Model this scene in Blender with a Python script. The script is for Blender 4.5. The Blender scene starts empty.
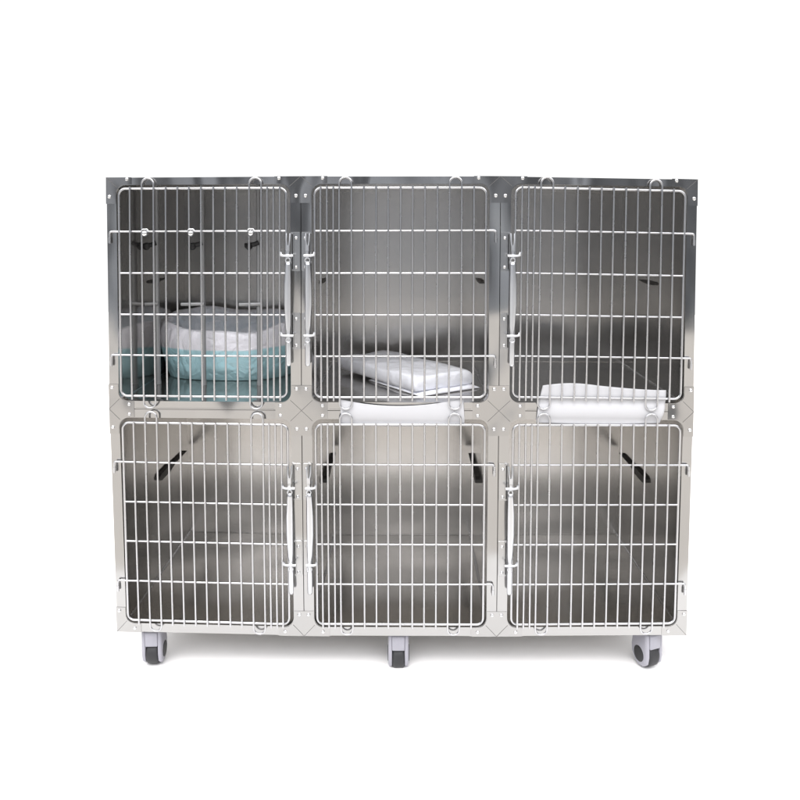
import bpy, math, random
from mathutils import Vector, Matrix, noise
random.seed(4)
S = bpy.context.scene
COL = S.collection
PI = math.pi

# ------------------------------------------------------------------ materials
def new_mat(name):
    m = bpy.data.materials.new(name); m.use_nodes = True
    return m, m.node_tree, m.node_tree.nodes['Principled BSDF']

def steel(name, col, rough, brush=None, var=0.25, bump=0.0, wave=0.0, wscale=3.0, metal=1.0):
    """stainless sheet: tint, uneven roughness, optional brushing and gentle sheet waviness"""
    m, nt, b = new_mat(name)
    N, L = nt.nodes, nt.links
    b.inputs['Metallic'].default_value = metal
    tc = N.new('ShaderNodeTexCoord')
    n1 = N.new('ShaderNodeTexNoise'); n1.inputs['Scale'].default_value = 9; n1.inputs['Detail'].default_value = 5
    L.new(tc.outputs['Object'], n1.inputs['Vector'])
    mr = N.new('ShaderNodeMapRange'); mr.inputs[3].default_value = rough*(1-var); mr.inputs[4].default_value = rough*(1+var)
    L.new(n1.outputs['Fac'], mr.inputs[0]); L.new(mr.outputs[0], b.inputs['Roughness'])
    mx = N.new('ShaderNodeMixRGB'); mx.inputs[1].default_value = (*[c*0.93 for c in col], 1); mx.inputs[2].default_value = (*col, 1)
    n3 = N.new('ShaderNodeTexNoise'); n3.inputs['Scale'].default_value = 3.5; n3.inputs['Detail'].default_value = 6
    L.new(tc.outputs['Object'], n3.inputs['Vector'])
    L.new(n3.outputs['Fac'], mx.inputs[0]); L.new(mx.outputs[0], b.inputs['Base Color'])
    last = None
    if wave > 0:
        mp = N.new('ShaderNodeMapping'); mp.inputs['Scale'].default_value = (wscale, wscale, wscale*0.45)
        L.new(tc.outputs['Object'], mp.inputs['Vector'])
        nw = N.new('ShaderNodeTexNoise'); nw.inputs['Scale'].default_value = 1; nw.inputs['Detail'].default_value = 1
        L.new(mp.outputs[0], nw.inputs['Vector'])
        bw = N.new('ShaderNodeBump'); bw.inputs['Strength'].default_value = 1; bw.inputs['Distance'].default_value = wave
        L.new(nw.outputs['Fac'], bw.inputs['Height']); last = bw
    if brush:
        mp = N.new('ShaderNodeMapping'); mp.inputs['Scale'].default_value = brush
        L.new(tc.outputs['Object'], mp.inputs['Vector'])
        nb = N.new('ShaderNodeTexNoise'); nb.inputs['Scale'].default_value = 1; nb.inputs['Detail'].default_value = 3
        L.new(mp.outputs[0], nb.inputs['Vector'])
        bb = N.new('ShaderNodeBump'); bb.inputs['Strength'].default_value = bump; bb.inputs['Distance'].default_value = 0.0004
        L.new(nb.outputs['Fac'], bb.inputs['Height'])
        if last: L.new(last.outputs[0], bb.inputs['Normal'])
        last = bb
    if last: L.new(last.outputs[0], b.inputs['Normal'])
    return m

def plain(name, col, rough, metal=0, coat=0, bump=0, bscale=60, var=0.06, sss=0):
    m, nt, b = new_mat(name)
    N, L = nt.nodes, nt.links
    b.inputs['Metallic'].default_value = metal; b.inputs['Roughness'].default_value = rough
    b.inputs['Coat Weight'].default_value = coat; b.inputs['Coat Roughness'].default_value = 0.12
    tc = N.new('ShaderNodeTexCoord'); n = N.new('ShaderNodeTexNoise')
    n.inputs['Scale'].default_value = bscale; n.inputs['Detail'].default_value = 4
    L.new(tc.outputs['Object'], n.inputs['Vector'])
    mx = N.new('ShaderNodeMixRGB'); mx.inputs[1].default_value = (*[c*(1-var) for c in col], 1); mx.inputs[2].default_value = (*[min(1, c*(1+var)) for c in col], 1)
    L.new(n.outputs['Fac'], mx.inputs[0]); L.new(mx.outputs[0], b.inputs['Base Color'])
    if bump:
        bb = N.new('ShaderNodeBump'); bb.inputs['Strength'].default_value = bump; bb.inputs['Distance'].default_value = 0.004
        L.new(n.outputs['Fac'], bb.inputs['Height']); L.new(bb.outputs[0], b.inputs['Normal'])
    return m

M = {}
M['frame'] = steel('frame_steel', (.45, .445, .438), .15, brush=(260, 260, 6), bump=.08, wave=.028, wscale=6, var=.5)
M['gusset'] = steel('gusset_steel', (.43, .424, .416), .17, brush=(200, 200, 30), bump=.1, wave=.020, wscale=9, var=.4)
M['shell'] = steel('cage_steel', (.485, .472, .455), .13, brush=(220, 220, 5), bump=.12, wave=.010, wscale=3, metal=.96)
M['back'] = steel('back_panel_steel', (.575, .555, .53), .22, brush=(160, 160, 4), bump=.15, wave=.008, wscale=2.5, metal=.90)
M['wire'] = steel('wire_steel', (.56, .56, .57), .27, var=.3)
M['chrome'] = steel('latch_steel', (.68, .69, .71), .30, var=.3)
M['plate'] = steel('plate_steel', (.50, .50, .50), .24)
M['rivet'] = steel('rivet_steel', (.72, .72, .72), .22)
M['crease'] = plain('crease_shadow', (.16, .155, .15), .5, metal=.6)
M['rod'] = plain('rod_steel', (.34, .345, .35), .38, metal=.45)
M['black'] = plain('black_rubber', (.012, .012, .013), .45)
M['bracket'] = plain('bracket_black', (.035, .033, .031), .5)
M['tyre'] = plain('tyre_rubber', (.02, .02, .022), .55)
M['housing'] = plain('caster_plastic', (.30, .295, .33), .38)
M['sheet'] = plain('white_foam', (.50, .50, .515), .5, bump=.06, bscale=14, var=.02)

def film_mat(name, colf, rough=.45, crease=.8, coat=.55):
    m, nt, b = new_mat(name); N, L = nt.nodes, nt.links
    b.inputs['Roughness'].default_value = rough
    b.inputs['Coat Weight'].default_value = coat; b.inputs['Coat Roughness'].default_value = .14
    tc = N.new('ShaderNodeTexCoord')
    colf(N, L, tc, b)
    n = N.new('ShaderNodeTexNoise'); n.inputs['Scale'].default_value = 11; n.inputs['Detail'].default_value = 5; n.inputs['Distortion'].default_value = 1.5
    L.new(tc.outputs['Object'], n.inputs['Vector'])
    v = N.new('ShaderNodeTexVoronoi'); v.feature = 'DISTANCE_TO_EDGE'; v.inputs['Scale'].default_value = 13
    nd = N.new('ShaderNodeTexNoise'); nd.inputs['Scale'].default_value = 6
    L.new(tc.outputs['Object'], nd.inputs['Vector'])
    vm = N.new('ShaderNodeVectorMath'); vm.operation = 'MULTIPLY_ADD'; vm.inputs[1].default_value = (.18, .18, .18)
    L.new(nd.outputs['Color'], vm.inputs[0]); L.new(tc.outputs['Object'], vm.inputs[2]); L.new(vm.outputs[0], v.inputs['Vector'])
    ad = N.new('ShaderNodeMath'); ad.operation = 'ADD'
    L.new(n.outputs['Fac'], ad.inputs[0]); L.new(v.outputs['Distance'], ad.inputs[1])
    bb = N.new('ShaderNodeBump'); bb.inputs['Strength'].default_value = crease; bb.inputs['Distance'].default_value = .014
    L.new(ad.outputs[0], bb.inputs['Height']); L.new(bb.outputs[0], b.inputs['Normal'])
    L.new(bb.outputs[0], b.inputs['Coat Normal'])
    return m

def bed_col(N, L, tc, b):
    # two fabrics: teal below, white above, met along a slightly wavy join
    sx = N.new('ShaderNodeSeparateXYZ'); L.new(tc.outputs['Object'], sx.inputs[0])
    n = N.new('ShaderNodeTexNoise'); n.inputs['Scale'].default_value = 5; L.new(tc.outputs['Object'], n.inputs['Vector'])
    a = N.new('ShaderNodeMath'); a.operation = 'MULTIPLY_ADD'; a.inputs[1].default_value = .035; L.new(n.outputs['Fac'], a.inputs[0]); L.new(sx.outputs['Z'], a.inputs[2])
    r = N.new('ShaderNodeMapRange'); r.inputs[1].default_value = .150; r.inputs[2].default_value = .156
    L.new(a.outputs[0], r.inputs[0])
    mx = N.new('ShaderNodeMixRGB'); mx.inputs[1].default_value = (.42, .68, .74, 1); mx.inputs[2].default_value = (.86, .85, .90, 1)
    L.new(r.outputs[0], mx.inputs[0]); L.new(mx.outputs[0], b.inputs['Base Color'])
def white_col(N, L, tc, b):
    b.inputs['Base Color'].default_value = (.90, .91, .96, 1)
M['bed'] = film_mat('bed_fabric', bed_col)
M['pad'] = film_mat('pad_film', white_col, .45, .32, .3)

def ground_mat(name, c1, c2, rough):
    m, nt, b = new_mat(name); N, L = nt.nodes, nt.links
    b.inputs['Roughness'].default_value = rough; b.inputs['Specular IOR Level'].default_value = .2
    tc = N.new('ShaderNodeTexCoord'); n = N.new('ShaderNodeTexNoise'); n.inputs['Scale'].default_value = 2.2; n.inputs['Detail'].default_value = 8
    L.new(tc.outputs['Object'], n.inputs['Vector'])
    mx = N.new('ShaderNodeMixRGB'); mx.inputs[1].default_value = (*c1, 1); mx.inputs[2].default_value = (*c2, 1)
    L.new(n.outputs['Fac'], mx.inputs[0]); L.new(mx.outputs[0], b.inputs['Base Color'])
    return m
M['floor'] = ground_mat('white_floor', (.90, .89, .88), (.93, .92, .91), .95)
M['paving'] = ground_mat('pale_paving', (.54, .513, .478), (.67, .64, .60), .8)

# ------------------------------------------------------------------ geometry helpers
def warp(p):
    """the cabinet is not perfectly square: its sheet sides bow out by a few millimetres"""
    x, y, z = p
    def P(c): return c[0]+c[1]*x+c[2]*z+c[3]*x*x+c[4]*x*z+c[5]*z*z+c[6]*x**3+c[7]*x*x*z+c[8]*x*z*z+c[9]*z**3
    dx = P([-0.0016, 0.01623, -0.00269, 0.0031, 0.00035, 0.00224, -0.01828, -0.00054, -0.01373, 0.00134])
    dz = P([-0.00077, 0.00336, -0.0041, 0.00161, 3e-05, 0.00036, -0.00506, -0.01564, 0.00056, 0.01879])
    return Vector((x+dx, y, z+dz))

class MB:
    def __init__(s): s.v = []; s.f = []; s.m = []; s.sm = []
    def add(s, vs, fs, mi=0, smooth=False):
        o = len(s.v); s.v += [Vector(v) for v in vs]
        for f in fs: s.f.append([o+i for i in f]); s.m.append(mi); s.sm.append(smooth)
    def box(s, x0, x1, y0, y1, z0, z1, mi=0):
        vs = [(x, y, z) for x in (x0, x1) for y in (y0, y1) for z in (z0, z1)]
        s.add(vs, [(0,1,3,2),(4,6,7,5),(0,4,5,1),(2,3,7,6),(0,2,6,4),(1,5,7,3)], mi)
    def prism(s, poly, y0, y1, mi=0, bev=0):
        """poly (x,z) counter-clockwise seen from -y; y0 = front"""
        n = len(poly)
        if bev:
            cx = sum(p[0] for p in poly)/n; cz = sum(p[1] for p in poly)/n
            def ins(p):
                d = math.hypot(p[0]-cx, p[1]-cz) or 1
                return (p[0]-(p[0]-cx)/d*bev, p[1]-(p[1]-cz)/d*bev)
            vs = [(ins(p)[0], y0, ins(p)[1]) for p in poly]+[(p[0], y0+bev, p[1]) for p in poly]+[(p[0], y1, p[1]) for p in poly]
            fs = [list(range(n))]+[(i, n+i, n+(i+1) % n, (i+1) % n) for i in range(n)]+[(n+i, 2*n+i, 2*n+(i+1) % n, n+(i+1) % n) for i in range(n)]+[list(range(3*n-1, 2*n-1, -1))]
        else:
            vs = [(p[0], y0, p[1]) for p in poly]+[(p[0], y1, p[1]) for p in poly]
            fs = [list(range(n))]+[(i, n+i, n+(i+1) % n, (i+1) % n) for i in range(n)]+[list(range(2*n-1, n-1, -1))]
        s.add(vs, fs, mi)
    def tube(s, pts, r, n=8, closed=False, mi=0, flat=1.0):
        pts = [Vector(p) for p in pts]; N = len(pts); rings = []
        up = None
        for i, p in enumerate(pts):
            a = pts[(i-1) % N] if (closed or i > 0) else p
            b = pts[(i+1) % N] if (closed or i < N-1) else p
            t = (b-a).normalized()
            if up is None:
                up = Vector((0, 1, 0)) if abs(t.y) < .9 else Vector((0, 0, 1))
            e1 = (up - t*up.dot(t)).normalized(); e2 = t.cross(e1); up = e1
            rings.append([p+e1*math.cos(2*PI*k/n)*r*flat+e2*math.sin(2*PI*k/n)*r for k in range(n)])
        vs = [v for q in rings for v in q]; fs = []
        for i in range(N if closed else N-1):
            j = (i+1) % N
            for k in range(n):
                fs.append((i*n+k, i*n+(k+1) % n, j*n+(k+1) % n, j*n+k))
        s.add(vs, fs, mi, True)
        if not closed:
            s.add([v for v in rings[0]], [list(range(n-1, -1, -1))], mi); s.add([v for v in rings[-1]], [list(range(n))], mi)
    def dome(s, c, r, h, mi=0, n=12, axis=-1):
        vs = []; K = 4
        for k in range(K):
            a = k/K*PI/2
            for i in range(n):
                t = 2*PI*i/n
                vs.append((c[0]+math.cos(t)*r*math.cos(a), c[1]+axis*h*math.sin(a), c[2]+math.sin(t)*r*math.cos(a)))
        vs.append((c[0], c[1]+axis*h, c[2])); fs = []
        for k in range(K-1):
            for i in range(n): fs.append((k*n+i, k*n+(i+1) % n, (k+1)*n+(i+1) % n, (k+1)*n+i))
        for i in range(n): fs.append(((K-1)*n+i, (K-1)*n+(i+1) % n, K*n))
        s.add(vs, fs, mi, True)
    def build(s, name, mats, parent=None, w=True, xf=None):
        if not isinstance(mats, (list, tuple)): mats = [mats]
        vs = s.v
        if xf: vs = [xf @ v for v in vs]
        if w: vs = [warp(v) for v in vs]
        base = ORG if parent is not None and parent.get('_cab') else Vector((0, 0, 0))
        me = bpy.data.meshes.new(name)
        me.from_pydata([v-base for v in vs], [], s.f)
        for m in mats: me.materials.append(m)
        me.polygons.foreach_set('material_index', s.m); me.polygons.foreach_set('use_smooth', s.sm)
        me.validate(); me.update()
        import bmesh
        bm = bmesh.new(); bm.from_mesh(me); bmesh.ops.recalc_face_normals(bm, faces=bm.faces); bm.to_mesh(me); bm.free()
        o = bpy.data.objects.new(name, me); COL.objects.link(o)
        if parent is not None:
            o.parent = parent
            if parent.get('_cab'): o['_cab'] = 1
        return o

def tag(o, label=None, cat=None, group=None, kind=None):
    if label: o['label'] = label
    if cat: o['category'] = cat
    if group: o['group'] = group
    if kind: o['kind'] = kind
    return o

def arc(cx, cz, r, a0, a1, n): return [(cx+r*math.cos(a0+(a1-a0)*i/n), cz+r*math.sin(a0+(a1-a0)*i/n)) for i in range(n+1)]
def rrect(x0, x1, z0, z1, r, n=6):
    return arc(x1-r, z0+r, r, -PI/2, 0, n)+arc(x1-r, z1-r, r, 0, PI/2, n)+arc(x0+r, z1-r, r, PI/2, PI, n)+arc(x0+r, z0+r, r, PI, 1.5*PI, n)

# ------------------------------------------------------------------ the cabinet
H = .71624; W = .9; FLOOR = -.8415; DEP = .70
ORG = Vector((0, .35, FLOOR))
cab = bpy.data.objects.new('cage_cabinet', None); COL.objects.link(cab); cab.location = ORG; cab['_cab'] = 1
tag(cab, 'stainless steel animal cage cabinet with six barred doors on casters', 'animal cage')
PW = .032           # post half width at a joint
rowdef = {'U': dict(z0=0, z1=H, ob=.026, ot=.023, fb=.044, ft=.035),
          'L': dict(z0=-H, z1=0, ob=.029, ot=.027, fb=.043, ft=.042)}
bays = (-.6, 0, .6)

for rk, R in rowdef.items():
    z0, z1 = R['z0'], R['z1']; zo0, zo1 = z0+R['ob'], z1-R['ot']
    for bi, c in enumerate(bays):
        x0, x1 = c-.3+.0011, c+.3-.0011
        g0, g1 = z0+.0009, z1-.0009
        # front frame of the module: plate with a rounded opening, turned inwards at the edge
        mb = MB()
        inner = rrect(c-.268, c+.268, zo0, zo1, .030, 8); n = len(inner)
        cn = [(x1, g0), (x1, g1), (x0, g1), (x0, g0)]
        outer = []
        for q in range(4):
            for i in range(9): outer.append(cn[q])
        vs = [(p[0], 0, p[1]) for p in inner]+[(p[0], 0, p[1]) for p in outer]+[(p[0], .022, p[1]) for p in inner]
        fs = []
        for i in range(n):
            j = (i+1) % n
            if outer[i] == outer[j]: fs.append((i, n+i, j))
            else: fs.append((i, n+i, n+j, j))
            fs.append((i, j, 2*n+j, 2*n+i))
        mb.add(vs, fs)
        o4 = len(mb.v)
        for i in range(4):
            a, b = cn[i], cn[(i+1) % 4]
            mb.add([(a[0], 0, a[1]), (b[0], 0, b[1]), (b[0], .022, b[1]), (a[0], .022, a[1])], [(0, 1, 2, 3)])
        mb.build('front_frame', M['frame'], cab)
        # cage shell: five panels
        sh = MB(); wi = .275; t0 = zo0-.006; t1 = zo1+.003
        sh.box(x0, c-wi, .0225, DEP, g0, g1); sh.box(c+wi, x1, .0225, DEP, g0, g1)
        sh.box(c-wi, c+wi, .0225, DEP, g0, t0); sh.box(c-wi, c+wi, .0225, DEP, t1, g1)
        sh.box(c-wi, c+wi, DEP-.01, DEP, t0, t1, mi=2)
        # folded joint beads along floor/wall corners
        for sx in (-1, 1):
            sh.tube([(c+sx*(wi-.001), .03, t0+.001), (c+sx*(wi-.001), DEP-.012, t0+.001)], .0032, 6, mi=1)
        sh.tube([(c-wi, DEP-.011, t0+.001), (c+wi, DEP-.011, t0+.001)], .0015, 6)
        shell = sh.build('cage_shell', [M['shell'], M['wire'], M['back']], cab)
        # black partition brackets on the side walls; thin tails imitate their shadow and reflection
        zb = z0+.375
        for sx in (-1, 1):
            b = MB(); xw = c+sx*wi; xi = xw-sx*(.014 if rk == 'L' else .008)
            a0, a1 = min(xw, xi), max(xw, xi)
            hh = .016 if rk == 'L' else .007
            prof = [(.345, -hh*.85), (.44, -hh*.85), (.50, -hh*.10), (.64, -hh*.05), (.64, hh*.10), (.50, hh*.25), (.44, hh*.75), (.345, hh*.75), (.33, hh*.3), (.33, -hh*.4)]
            if rk == 'U': prof = [(p[0]-.05 if p[0] < .5 else .44+(p[0]-.5)*.2, p[1]) for p in prof]
            vs = [(a0, p[0], zb+p[1]) for p in prof]+[(a1, p[0], zb+p[1]) for p in prof]; n8 = len(prof)
            b.add(vs, [list(range(n8)), list(range(2*n8-1, n8-1, -1))]+[(i, n8+i, n8+(i+1) % n8, (i+1) % n8) for i in range(n8)])
            b.build('bracket', M['bracket'], shell)

DOORTILT = [.08, -.06, .35, .30, .05, -.10]     # degrees each door hangs out of true
# door
FX = .2565
def door(c, rk, hinge):
    """hinge = -1 hinges on the left"""
    R = rowdef[rk]; zb, zt = R['z0']+R['fb'], R['z1']-R['ft']; hgt = zt-zb
    YF, YV = -.0082, -.0142
    pv = Matrix.Translation((c, 0, (zb+zt)/2))
    tx = pv @ Matrix.Rotation(math.radians(DOORTILT.pop(0)), 4, 'Y') @ pv.inverted()
    fr = MB(); fr.tube([(p[0], YF, p[1]) for p in rrect(c-FX, c+FX, zb, zt, .020, 6)], .0038, 10, closed=True)
    d = fr.build('door', M['wire'], cab, xf=tx)
    X = lambda f: c+hinge*FX-hinge*f*2*FX        # fraction measured from the hinge side
    fr_ = [k*.0713 for k in range(1, 13)]+[.8557+.0361*j for j in (1, 2, 3)]
    loops = {2: 3, 11: 12}; skip = {3, 12}
    zt2, zb2 = zt+.006, zb-.010
    up, dn = (.031, .036) if rk == 'U' else (.037, .030)
    for i, f in enumerate(fr_, 1):
        if i in skip: continue
        j = lambda: random.uniform(-.0006, .0006)
        b = MB()
        if i in loops:
            xa, xb = X(f), X(fr_[i]); 
            if xa > xb: xa, xb = xb, xa
            r = (xb-xa)/2; cx = (xa+xb)/2
            top = [(cx+r*math.cos(a), YV, zt+up-r+r*math.sin(a)) for a in [PI*k/12 for k in range(13)]]
            bot = [(cx-r*math.cos(a), YV, zb-dn+r-r*math.sin(a)) for a in [PI*k/12 for k in range(13)]]
            ring = top+[(xa, YV, zt-(zt-zb)*k/4) for k in range(5)]+bot+[(xb, YV, zb+(zt-zb)*k/4) for k in range(5)]
            b.tube(ring, .0030, 8, closed=True)
            b.build('looped_bar', M['wire'], d, xf=tx)
        else:
            x = X(f)+j(); mid = random.uniform(-.0007, .0007)
            b.tube([(x, YV, zb2), (x+mid, YV, (zt+zb)/2), (x+j(), YV, zt2)], .0030, 8)
            for kk in range(6):
                zz = zt-hgt*kk/5+random.uniform(-.0006, .0006); b.dome((x+mid*.5, YV+.004, zz), random.uniform(.0036, .0046), .0058, n=8)
            b.build('vertical_bar', M['wire'], d, xf=tx)
    for k in range(1, 5):
        z = zt-hgt*k/5; b = MB()
        if k in (1, 4):
            xh = c+hinge*(FX+.030); q = hinge
            zz = z+random.uniform(-.001, .001)
            pts = [(c-hinge*FX, YF, z), (c, YF, z), (c+hinge*FX, YF, zz)]
            rr = .007
            for a in range(0, 7):
                t = a/6*PI/2
                pts.append((xh-q*rr+q*rr*math.sin(t), YF, zz-rr+rr*math.cos(t)))
            pts.append((xh, YF, zz-.036))
            b.tube(pts, .0032, 8)
            # the hook drops into a small eye welded to the post
            b.tube([(xh, YF, zz-.018), (xh, YF, zz-.034)], .0041, 8)
        else:
            b.tube([(c-FX, YF, z), (c+FX, YF, z)], .0032, 8)
        b.build('crossbar', M['wire'], d, xf=tx)
    return d
hinges = (-1, 1, 1)
for rk in 'UL':
    for i, c in enumerate(bays): door(c, rk, hinges[i])

# latches
def latch(seam, s, off, rk):
    """s = direction from the seam towards the door"""
    R = rowdef[rk]; zt = R['z1']; bx = seam+s*off
    zc1, zc2, zend = zt-.236, zt-.478, zt-.572
    lv = MB(); Y = -.024
    prof = [(.0, .0042), (-.03, .0050), (-.10, .0056), (-.17, .0050), (zc2-zc1+.016, .0038)]
    segs = [(zc1-.018, .0035, 0), (zc1-.03, .0050, .0005), (zc1-.09, .0062, .0020), (zc1-.15, .0062, .0022), (zc2+.03, .005, .0006), (zc2+.012, .0038, 0),
            (zc2-.012, .0034, 0), (zc2-.03, .0046, 0), (zend+.006, .0046, 0), (zend, .0034, 0)]
    vs = []; 
    for (z, w, o) in segs:
        x = bx+s*o
        w *= 1.65
        vs += [(x-w, Y+.0015, z), (x-w*.4, Y-.002, z), (x+w*.5, Y-.002, z), (x+w, Y+.0015, z), (x+w, Y+.004, z), (x-w, Y+.004, z)]
    fs = []
    for i in range(len(segs)-1):
        for k in range(6): fs.append((i*6+k, i*6+(k+1) % 6, (i+1)*6+(k+1) % 6, (i+1)*6+k))
    fs += [(0, 1, 2, 3, 4, 5), tuple(len(vs)-6+k for k in (5, 4, 3, 2, 1, 0))]
    lv.add(vs, fs, 0, True)
    # forked spring end above the upper clamp
    for e in (-1, 1):
        lv.tube([(bx+e*.0055, Y+.006, zc1+.066), (bx+e*.0052, Y+.001, zc1+.045), (bx+e*.003, Y, zc1+.028), (bx, Y, zc1+.012)], .0024, 6)
    lv.box(bx-.0048, bx+.0048, Y-.004, Y+.004, zc1+.012, zc1+.031)
    for zc in (zc1, zc2):
        lv.tube([(bx+.0068*math.cos(t), Y-.001, zc-.014+.0074*math.sin(t)) for t in [2*PI*k/12 for k in range(12)]], .0022, 6, closed=True)
        lv.box(bx-.0036, bx+.0036, Y-.004, Y+.0035, zc-.006, zc+.013)
    L = lv.build('latch', M['chrome'], cab)
    for zc, (pa, pb) in ((zc1, (.070, -.048)), (zc2, (.066, -.046))):
        pl = MB(); xa, xb = sorted((seam+s*.0022, seam+s*(PW-.001)))
        pl.prism(rrect(xa, xb, zc+pb, zc+pa, .003, 3), -.0028, -.0002, bev=.0006)
        # turned-up ear that carries the lever
        ex = bx; pl.box(ex-.0012, ex+.0012, -.021, -.0028, zc-.010, zc+.010)
        # folded channel edge beside the lever, and a black strip painting a recess's shade
        q0, q1 = sorted((seam+s*.0205, seam+s*.0222)); pl.box(q0, q1, -.0085, -.0028, zc+pb+.002, zc+pa-.002)
        q0, q1 = sorted((seam+s*.0226, seam+s*.0262)); pl.box(q0, q1, -.0036, -.0029, zc+pb+.006, zc+pa-.006, mi=1)
        pl.build('mounting_plate', [M['plate'], M['black']], L)
        pn = MB()
        dn, sn = (.020, -.016)
        pn.tube([(bx+s*sn*(1 if off > .03 else .6), Y-.005, zc), (bx, Y-.006, zc), (bx+s*.012, Y-.005, zc), (bx+s*dn, Y-.004, zc+.001), (bx+s*(dn+.002), Y-.002, zc+.010)], .0041, 8)
        pn.build('latch_pin', M['chrome'], L)
        for dz in (pa-.018, pb+.012):
            r = MB(); r.dome((seam+s*.014, -.0028, zc+dz), .0052, .0035); r.build('rivet', M['rivet'], L)
    return L
for rk in 'UL':
    latch(-.3, -1, .035, rk); latch(-.3, 1, .023, rk); latch(.3, 1, .035, rk)

# gusset plates at the joints
def gusset(jx, jz, l, r, u, d, rv):
    bu = {H: 0, 0: .0245, -H: .0275}[jz]; bd = {H: .0215, 0: .0255, -H: 0}[jz]
    al = .0305 if l else 0; ar = .0305 if r else 0
    ll = .080 if l else 0; lr = .080 if r else 0; lu = .079 if u else 0; ld = .079 if d else 0
    bu = bu if u else 0; bd = bd if d else 0
    e = .0008
    R = .031
    def quad(px, pz, a, b, L1, L2):
        # from horizontal arm tip to vertical arm tip, quadrant signs px,pz
        if L1 and L2:
            f = [(px*L1, pz*b)]
            for i in range(7):
                t = i/6*PI/2
                f.append((px*(a+R-R*math.sin(t)), pz*(b+R-R*math.cos(t))))
            f.append((px*a, pz*L2)); return f
        if L1: return [(px*L1, 0), (0, 0)] if 0 else [(px*L1, -pz*0)]
        if L2: return [(0, pz*L2)]
        return [(0, 0)]
    pts = quad(1, 1, ar, bu, lr, lu)+quad(-1, 1, al, bu, ll, lu)[::-1]+quad(-1, -1, al, bd, ll, ld)+quad(1, -1, ar, bd, lr, ld)[::-1]
    out = []
    for p in pts:
        q = (jx+p[0], jz+p[1])
        if not out or math.hypot(out[-1][0]-q[0], out[-1][1]-q[1]) > 1e-5: out.append(q)
    if math.hypot(out[-1][0]-out[0][0], out[-1][1]-out[0][1]) < 1e-5: out.pop()
    mb = MB(); n = len(out)
    mb.add([(p[0], -.0016, p[1]) for p in out]+[(p[0], -.0001, p[1]) for p in out], [list(range(n))]+[(i, n+i, n+(i+1) % n, (i+1) % n) for i in range(n)])
    # pressed crease lines
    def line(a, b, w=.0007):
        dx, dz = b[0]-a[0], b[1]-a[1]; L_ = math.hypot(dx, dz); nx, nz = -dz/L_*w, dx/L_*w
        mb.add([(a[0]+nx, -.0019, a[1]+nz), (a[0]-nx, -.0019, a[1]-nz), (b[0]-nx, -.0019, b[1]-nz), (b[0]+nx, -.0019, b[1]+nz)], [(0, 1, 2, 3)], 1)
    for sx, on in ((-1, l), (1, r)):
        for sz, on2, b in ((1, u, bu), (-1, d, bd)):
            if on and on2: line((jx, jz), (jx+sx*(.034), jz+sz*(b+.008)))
    G = mb.build('gusset_plate', [M['gusset'], M['crease']], cab)
    for (x, z) in rv:
        r_ = MB(); r_.dome((jx+x, -.0016, jz+z), .0058, .0042); r_.build('rivet', M['rivet'], G)
    return G
for jx in (-.9, -.3, .3, .9):
    l, r = jx > -.8, jx < .8
    for jz in (H, 0, -H):
        u, d = jz < H, jz > -H
        rv = []
        vx = ([-.0145, .0145] if l and r else [.011 if r else -.011])
        if u: rv += [(x, .068) for x in vx]
        if d: rv += [(x, -.058) for x in vx]
        hx = ([-.066] if l else [])+([.066] if r else [])
        for x in hx:
            if jz == 0: rv += [(x*.98, .0155), (x*.98, -.016)]
            elif jz == H: rv += [(x, -.006)]
            else: rv += [(x*.9, .014)]
        gusset(jx, jz, l, r, u, d, rv)

# small raised strip along the middle rail (visible between the gussets)
for c in bays:
    m_ = MB(); m_.box(c-.215, c+.215, -.0012, -.0001, .0012, .0045); m_.build('rail_strip', M['frame'], cab)

# steel rods standing inside the upper left cage
for (x, xt) in ((-.833, -.895), (-.673, -.745), (-.48, -.545)):
    z_f = .021; yy = .255
    m_ = MB(); m_.tube([(x, yy, z_f), (x, yy, .35), (x, yy, .692)], .0088, 12)
    m_.tube([(x, yy, z_f), (x, yy, z_f+.012)], .010, 10)
    ro = m_.build('rod', M['rod'], cab)
    xt2 = max(xt, -.872)
    t = MB(); t.tube([(xt2, yy-.012, .302), (x+.008, yy-.012, .304)], .0062, 8, flat=.8); t.build('cross_tab', M['rod'], ro)
    cl = MB(); cl.tube([(x-.045 if x > -.8 else x-.03, yy-.01, .502), (x-.012, yy-.012, .506), (x+.002, yy-.01, .512)], .008, 8); cl.dome((x-.030, yy-.016, .5), .013, .008); cl.build('clip', M['black'], ro)
for x in (-.771, -.629, -.447):
    z = H-.035-(H-.035-.044)/5
    k = MB(); k.dome((x, -.0225, z-.006), .0095, .009); k.tube([(x-.011, -.0185, z-.001), (x-.007, -.0185, z+.006), (x+.007, -.0185, z+.006), (x+.011, -.0185, z-.001)], .0028, 8)
    k.tube([(x, -.023, z-.006), (x, -.005, z-.006)], .006, 10)
    k.build('clamp_knob', M['rivet'], cab)

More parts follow.
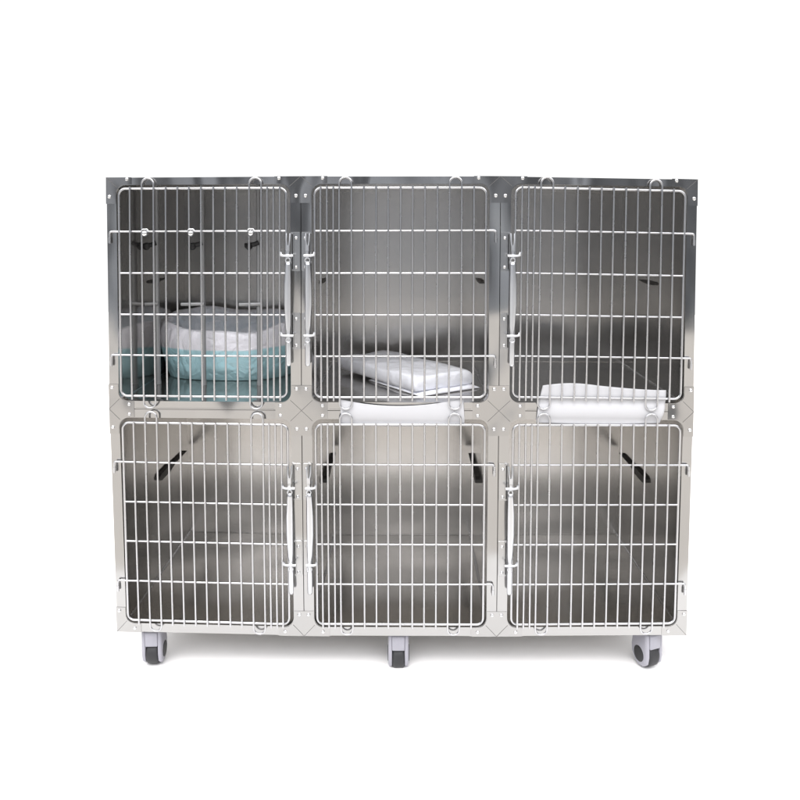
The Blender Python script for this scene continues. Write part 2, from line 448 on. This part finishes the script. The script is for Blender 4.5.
# casters
def caster(x, y, ang, size=1.0):
    zt = -H-.0005; hz = zt-FLOOR; r = .040; wz = FLOOR+r
    xf = Matrix.Translation((x, y, 0)) @ Matrix.Rotation(ang, 4, 'Z')
    wb = MB()
    # housing: profile in the (y,z) plane swept across x; the front lower part is open for the wheel
    R1 = .0455
    def side(x0, x1):
        prof = []
        for i in range(25):      # cheek outline
            t = -PI*.62+i/24*(PI*1.62)      # lower front .. over the back
            prof.append((math.cos(t)*R1*.92, wz+.003+math.sin(t)*R1*.90))
        prof = []
        prof += [(-.036, zt-.010), (-.040, wz+.004), (-.036, wz-.018), (-.020, wz-.032), (.004, wz-.037), (.026, wz-.028), (.040, wz-.006), (.042, wz+.016), (.034, zt-.012), (.018, zt-.004), (-.026, zt-.004)]
        n = len(prof); b_ = .004; s_ = 1 if x1 > x0 else -1
        cy = sum(p[0] for p in prof)/n; cz = sum(p[1] for p in prof)/n
        ins = [(cy+(p[0]-cy)*.86, cz+(p[1]-cz)*.88) for p in prof]
        vs = [(x0, p[0], p[1]) for p in prof]+[(x1-s_*b_, p[0], p[1]) for p in prof]+[(x1, p[0], p[1]) for p in ins]
        fs = [list(range(n)), list(range(2*n, 3*n))]
        for q in (0, n):
            for i in range(n): fs.append((q+i, q+n+i, q+n+(i+1) % n, q+(i+1) % n))
        wb.add(vs, fs, 0)
    side(-.0198, -.0325); side(.0198, .0325)
    # crown over the wheel
    cr = [(-.0405, wz+.029), (-.040, zt-.012), (-.028, zt-.003), (.020, zt-.003), (.036, zt-.012), (.044, wz+.010), (.036, wz+.004), (.030, wz+.030), (.0, wz+.0425), (-.028, wz+.033)]
    n = len(cr)
    vs = [(-.0201, p[0], p[1]) for p in cr]+[(.0201, p[0], p[1]) for p in cr]
    wb.add(vs, [list(range(n)), list(range(2*n-1, n-1, -1))]+[(i, n+i, n+(i+1) % n, (i+1) % n) for i in range(n)])
    hsg = wb.build('caster', M['housing'], cab, xf=xf)
    bv = hsg.modifiers.new('bevel', 'BEVEL'); bv.width = .004; bv.segments = 3; bv.limit_method = 'ANGLE'; bv.angle_limit = math.radians(28)
    for p in hsg.data.polygons: p.use_smooth = True
    w = MB(); K = 32; prof = [(-.0188, r*.55), (-.0188, r*.9), (-.0155, r*.985), (-.008, r), (.008, r), (.0155, r*.985), (.0188, r*.9), (.0188, r*.55)]
    vs = []
    for i in range(K):
        t = 2*PI*i/K
        for (px, pr) in prof: vs.append((px, math.cos(t)*pr-.002, wz+math.sin(t)*pr))
    P8 = len(prof); fs = []
    for i in range(K):
        for k in range(P8-1): fs.append((i*P8+k, i*P8+k+1, ((i+1) % K)*P8+k+1, ((i+1) % K)*P8+k))
    fs.append([i*P8 for i in range(K)]); fs.append([i*P8+P8-1 for i in range(K)])
    w.add(vs, fs, 0, True)
    w.build('wheel', M['tyre'], hsg, xf=xf)
    for s_ in (-1, 1):
        h = MB(); q = []
        for i in range(20):
            t = 2*PI*i/20; q.append((.0245*math.cos(t), wz+.002+.0245*math.sin(t)))
        vs = [(s_*.0327, p[0], p[1]) for p in q]+[(s_*.0345, p[0]*.9, wz+.002+(p[1]-wz-.002)*.9) for p in q]+[(s_*.031, p[0], p[1]) for p in q]
        h.add(vs, [list(range(20, 40))]+[(i, 20+i, 20+(i+1) % 20, (i+1) % 20) for i in range(20)]+[(40+i, i, (i+1) % 20, 40+(i+1) % 20) for i in range(20)])
        h.build('hub_cap', M['black'], hsg, xf=xf)
    sp = MB(); sp.box(-.026, .026, -.030, .026, zt-.0035, zt-.0001); sp.build('swivel_plate', M['rivet'], hsg, xf=xf)
caster(-.800, .055, math.radians(5)); caster(-.006, .055, 0); caster(.795, .055, math.radians(20))
caster(-.78, .62, math.radians(-30)); caster(.0, .62, math.radians(15)); caster(.78, .62, math.radians(40))

# ------------------------------------------------------------------ things in and on the cabinet
# wrapped pet bed
def bed():
    cx, cy, rx, ry = -.628, .475, .262, .185; z0 = .0205+.0005
    K = 96; b = MB(); rings = []
    def hgt(t):   # t=0 right, -90deg = front
        fr = max(0, -math.sin(t)); bk = max(0, math.sin(t))
        return .213-.042*fr**3+.012*bk+.008*math.sin(3*t+.7)+.004*math.sin(7*t)
    prof = [(.0, .002), (.6, 0), (.80, .0), (.88, .012), (.95, .30), (.99, .52), (1.0, .70), (.99, .86), (.965, .955), (.93, 1.0), (.89, .985), (.86, .92), (.84, .7), (.80, .52), (.70, .42), (.4, .40), (.0, .42)]
    vs = []
    for i in range(K):
        t = 2*PI*i/K; h = hgt(t)
        for j, (pr, ph) in enumerate(prof):
            w = 1+.012*math.sin(5*t+1)*(pr > .85)+.006*noise.noise(Vector((math.cos(t)*4, math.sin(t)*4, ph*5)))*(pr > .8)
            z = z0+ph*h
            vs.append((cx+math.copysign(abs(math.cos(t))**.85, math.cos(t))*rx*pr*w, cy+math.copysign(abs(math.sin(t))**.85, math.sin(t))*ry*pr*w, z))
    P = len(prof); fs = []
    for i in range(K):
        for k in range(P-1): fs.append((i*P+k, i*P+k+1, ((i+1) % K)*P+k+1, ((i+1) % K)*P+k))
    b.add(vs, fs, 0, True)
    o = b.build('pet_bed', M['bed'])
    tag(o, 'teal and white pet bed in clear plastic inside the upper left cage', 'pet bed')
    return o
bed()

# wrapped flat pack of pads, lying askew
def soft_box(A, e1, e2, z0, th, nx, ny, nz, rough, rnd, seed):
    b = MB(); vs = []; idx = {}
    def pos(i, j, k):
        u, v, w = i/nx, j/ny, k/nz
        p = Vector((A[0], A[1], z0))+Vector((*e1, 0))*u+Vector((*e2, 0))*v+Vector((0, 0, th))*w
        l1, l2 = math.hypot(*e1), math.hypot(*e2)
        # pillow the sides and round the corners
        du = (u-.5)*2; dv = (v-.5)*2; dw = (w-.5)*2
        c1 = Vector((*e1, 0)).normalized(); c2 = Vector((*e2, 0)).normalized()
        p -= c1*du*rnd*(dv**4*.6+dw**2*.9); p -= c2*dv*rnd*(du**4*.6+dw**2*.9)
        if w > 0: p.z += -dv**6*.004*w-du**6*.006*w
        q = p*9+Vector((seed, 0, 0))
        nn = noise.noise(q)*.006*rough+noise.noise(p*31)*.0022*rough+(abs(noise.noise(p*17+Vector((3, 1, seed))))*-.006)*rough
        if w > .1: p.z += nn*w
        p += (c1*du+c2*dv)*nn*.5
        return p
    def vid(i, j, k):
        if (i, j, k) not in idx: idx[(i, j, k)] = len(vs); vs.append(pos(i, j, k))
        return idx[(i, j, k)]
    fs = []
    for i in range(nx):
        for j in range(ny):
            for k in (0, nz): fs.append((vid(i, j, k), vid(i+1, j, k), vid(i+1, j+1, k), vid(i, j+1, k)))
    for i in range(nx):
        for k in range(nz):
            for j in (0, ny): fs.append((vid(i, j, k), vid(i+1, j, k), vid(i+1, j, k+1), vid(i, j, k+1)))
    for j in range(ny):
        for k in range(nz):
            for i in (0, nx): fs.append((vid(i, j, k), vid(i, j+1, k), vid(i, j+1, k+1), vid(i, j, k+1)))
    b.add(vs, fs, 0, True); return b
pk = soft_box((.045, .100), (.200, .122), (-.292, .400), .034, .052, 36, 70, 6, 1.0, .006, 2).build('wrapped_pad', M['pad'])
tag(pk, 'thick white plastic wrapped pad lying slanted in the upper middle cage', 'pad')
fl = soft_box((.062, .085), (.205, .13), (-.18, .25), .0215, .013, 36, 44, 2, .6, .003, 9).build('thin_pad', M['pad'])
tag(fl, 'thin white wrapped pad lying beneath the thick slanted pad', 'pad')

# white sheets hooked over the middle rail
def sheet(name, topf, botf, xl, xr, yf, label):
    b = MB(); NX, NZ = 60, 24; vs = []
    for s_ in (0, 1):
        for i in range(NX+1):
            u = i/NX
            for k in range(NZ+1):
                w = k/NZ; zt, zb = topf(u), botf(u)
                z = zb+(zt-zb)*w
                x = xl(w)+(xr(w)-xl(w))*u
                y = yf(u, w, z)+.0012*s_
                vs.append((x, y, z))
    n1 = (NX+1)*(NZ+1); I = lambda s_, i, k: s_*n1+i*(NZ+1)+k; fs = []
    for i in range(NX):
        for k in range(NZ):
            for s_ in (0, 1): fs.append((I(s_, i, k), I(s_, i+1, k), I(s_, i+1, k+1), I(s_, i, k+1)))
        for k in (0, NZ): fs.append((I(0, i, k), I(0, i+1, k), I(1, i+1, k), I(1, i, k)))
    for k in range(NZ):
        for i in (0, NX): fs.append((I(0, i, k), I(0, i, k+1), I(1, i, k+1), I(1, i, k)))
    b.add(vs, fs, 0, True)
    o = b.build(name, M['sheet']); tag(o, label, 'sheet', 'white sheets on the middle rail'); return o
def yb(u, w, z):
    g = max(0, 1-(abs(z)/.034)**2.0) if abs(z) < .034 else 0
    return -.0034-.0068*g*(.85+.15*math.sin(u*7))
sheet('foam_sheet', lambda u: .038-.023*math.sin(PI*u)**.8+.003*u, lambda u: -.039-.0095*math.sin(PI*u)**.7, lambda w: -.182-.003*w+.004*math.sin(w*3), lambda w: .196-.005*w, yb,
      'narrow white foam sheet with a sagging top edge below the upper middle door')
def yr(u, w, z):
    g = max(0, 1-(abs(z)/.026)**2.0) if abs(z) < .026 else 0
    return -.0034-.0066*g+(max(0, z-.05)*.25)
sheet('foam_sheet', lambda u: .079+.007*math.sin(PI*min(1, u*2.2)) if u < .4545 else .079-.012*math.sin((u-.4545)/.5455*PI/2), lambda u: -.037-.006*math.sin(PI*u), lambda w: .414+.020*w**1.3-.003*math.sin(w*PI), lambda w: .793+.020*w+.004*math.sin(w*PI), yr,
      'taller white foam sheet reaching up behind the bars of the upper right door')

# ------------------------------------------------------------------ ground
g = MB(); g.add([(-9, -.75, FLOOR), (9, -.75, FLOOR), (9, 9, FLOOR), (-9, 9, FLOOR)], [(0, 1, 2, 3)])
tag(g.build('floor', M['floor'], w=False), kind='structure')
g = MB(); g.add([(-9, -6.5, FLOOR-.004), (9, -6.5, FLOOR-.004), (9, -.75, FLOOR-.004), (-9, -.75, FLOOR-.004)], [(0, 1, 2, 3)])
tag(g.build('pavement', M['paving'], w=False), kind='structure')

# ------------------------------------------------------------------ light
w = bpy.data.worlds.new('World'); S.world = w; w.use_nodes = True
nt = w.node_tree; N, L = nt.nodes, nt.links; bg = N['Background']
tc = N.new('ShaderNodeTexCoord'); sp = N.new('ShaderNodeSeparateXYZ'); L.new(tc.outputs['Generated'], sp.inputs[0])
ns = N.new('ShaderNodeTexNoise'); ns.inputs['Scale'].default_value = 3.0; ns.inputs['Detail'].default_value = 5; L.new(tc.outputs['Generated'], ns.inputs['Vector'])
ma = N.new('ShaderNodeMath'); ma.operation = 'MULTIPLY_ADD'; ma.inputs[1].default_value = -.22; L.new(ns.outputs['Fac'], ma.inputs[0]); L.new(sp.outputs['Z'], ma.inputs[2])
ma2 = N.new('ShaderNodeMath'); ma2.operation = 'MULTIPLY_ADD'; ma2.inputs[1].default_value = .5; ma2.inputs[2].default_value = .5+.055; L.new(ma.outputs[0], ma2.inputs[0])
rp = N.new('ShaderNodeValToRGB'); L.new(ma2.outputs[0], rp.inputs[0])
SKY = 1.0
def z2(z): return (z+1)/2
el = rp.color_ramp.elements
el[0].position = 0; el[0].color = (.35, .34, .33, 1)
el[1].position = 1; el[1].color = (SKY, SKY, SKY*1.04, 1)
for z, c in ((-.06, (.25, .265, .28)), (-.01, (.225, .235, .25)), (.22, (.21, .22, .235)), (.32, (.5, .51, .53)), (.44, (.9, .9, .92)), (.53, (4.6, 4.6, 4.75)), (.78, (4.8, 4.8, 4.95)), (.88, (1.4, 1.4, 1.45))):
    e = el.new(z2(z)); e.color = (*c, 1)
mr = N.new('ShaderNodeMapRange'); mr.interpolation_type = 'SMOOTHSTEP'; mr.inputs[1].default_value = -.45; mr.inputs[2].default_value = .30
L.new(sp.outputs['Y'], mr.inputs[0])
mx = N.new('ShaderNodeMixRGB'); mx.inputs[2].default_value = (1.12, 1.12, 1.12, 1)
xr = N.new('ShaderNodeValToRGB'); xe = xr.color_ramp.elements
nx = N.new('ShaderNodeTexNoise'); nx.inputs['Scale'].default_value = 7; nx.inputs['Detail'].default_value = 3; L.new(tc.outputs['Generated'], nx.inputs['Vector'])
mxx = N.new('ShaderNodeMath'); mxx.operation = 'MULTIPLY_ADD'; mxx.inputs[1].default_value = .16; L.new(nx.outputs['Fac'], mxx.inputs[0]); L.new(sp.outputs['X'], mxx.inputs[2])
mxa = N.new('ShaderNodeMath'); mxa.operation = 'MULTIPLY_ADD'; mxa.inputs[1].default_value = .5; mxa.inputs[2].default_value = .5-.04; L.new(mxx.outputs[0], mxa.inputs[0]); L.new(mxa.outputs[0], xr.inputs[0])
xe[0].position = 0; xe[0].color = (1.6, 1.65, 1.7, 1); xe[1].position = 1; xe[1].color = (1.2, 1.2, 1.2, 1)
for x_, v_ in ((-.44, 2.3), (-.36, 1.9), (-.29, .7), (-.15, 1.0), (-.09, 3.2), (-.02, 2.5), (.07, 1.7), (.16, 1.6), (.22, .75), (.38, .72), (.5, 1.2)):
    e = xe.new(z2(x_)); e.color = (v_, v_, v_*1.03, 1)
mk = N.new('ShaderNodeMapRange'); mk.inputs[1].default_value = .32; mk.inputs[2].default_value = .22; L.new(sp.outputs['Z'], mk.inputs[0])
mm = N.new('ShaderNodeMixRGB'); mm.blend_type = 'MULTIPLY'; L.new(mk.outputs[0], mm.inputs[0]); L.new(rp.outputs[0], mm.inputs[1]); L.new(xr.outputs[0], mm.inputs[2])
L.new(mr.outputs[0], mx.inputs[0]); L.new(mm.outputs[0], mx.inputs[1]); L.new(mx.outputs[0], bg.inputs['Color'])
bg.inputs['Strength'].default_value = 1.0

sl = bpy.data.lights.new('sun', 'SUN'); sl.energy = 1.6; sl.angle = math.radians(25); sl.color = (1, .98, .95)
so = bpy.data.objects.new('sun', sl); COL.objects.link(so)
so.rotation_euler = Vector((-.12, -.46, .86)).to_track_quat('Z', 'Y').to_euler()

# ------------------------------------------------------------------ camera
cx, D, cz, pit, roll, yaw, f, ux, uy = 0.02349, 2.21808, 0.58164, 0.06082, 0.00318, 0.00514, 729.1834, 404.92029, 265.93402
Xp = Vector((math.cos(yaw), math.sin(yaw), 0)); Yp = Vector((-math.sin(yaw), math.cos(yaw), 0)); Z = Vector((0, 0, 1))
Fw = Yp*math.cos(pit)-Z*math.sin(pit); Up = Z*math.cos(pit)+Yp*math.sin(pit)
Rt = Xp*math.cos(roll)+Up*math.sin(roll); U2 = -Xp*math.sin(roll)+Up*math.cos(roll)
cd = bpy.data.cameras.new('camera'); co = bpy.data.objects.new('camera', cd); COL.objects.link(co)
mt = Matrix((Rt, U2, -Fw)).transposed().to_4x4(); mt.translation = Vector((cx, -D, cz)); co.matrix_world = mt
cd.sensor_width = 36; cd.lens = 36*f/800; cd.shift_x = (400-ux)/800; cd.shift_y = (uy-400)/800
cd.clip_start = .05; cd.clip_end = 200
S.camera = co
for o in COL.objects:
    if '_cab' in o: del o['_cab']
S.render.engine = 'CYCLES'
S.cycles.max_bounces = 12; S.cycles.glossy_bounces = 8; S.cycles.diffuse_bounces = 4
S.view_settings.view_transform = 'Standard'; S.view_settings.look = 'None'; S.view_settings.exposure = 0; S.view_settings.gamma = 1
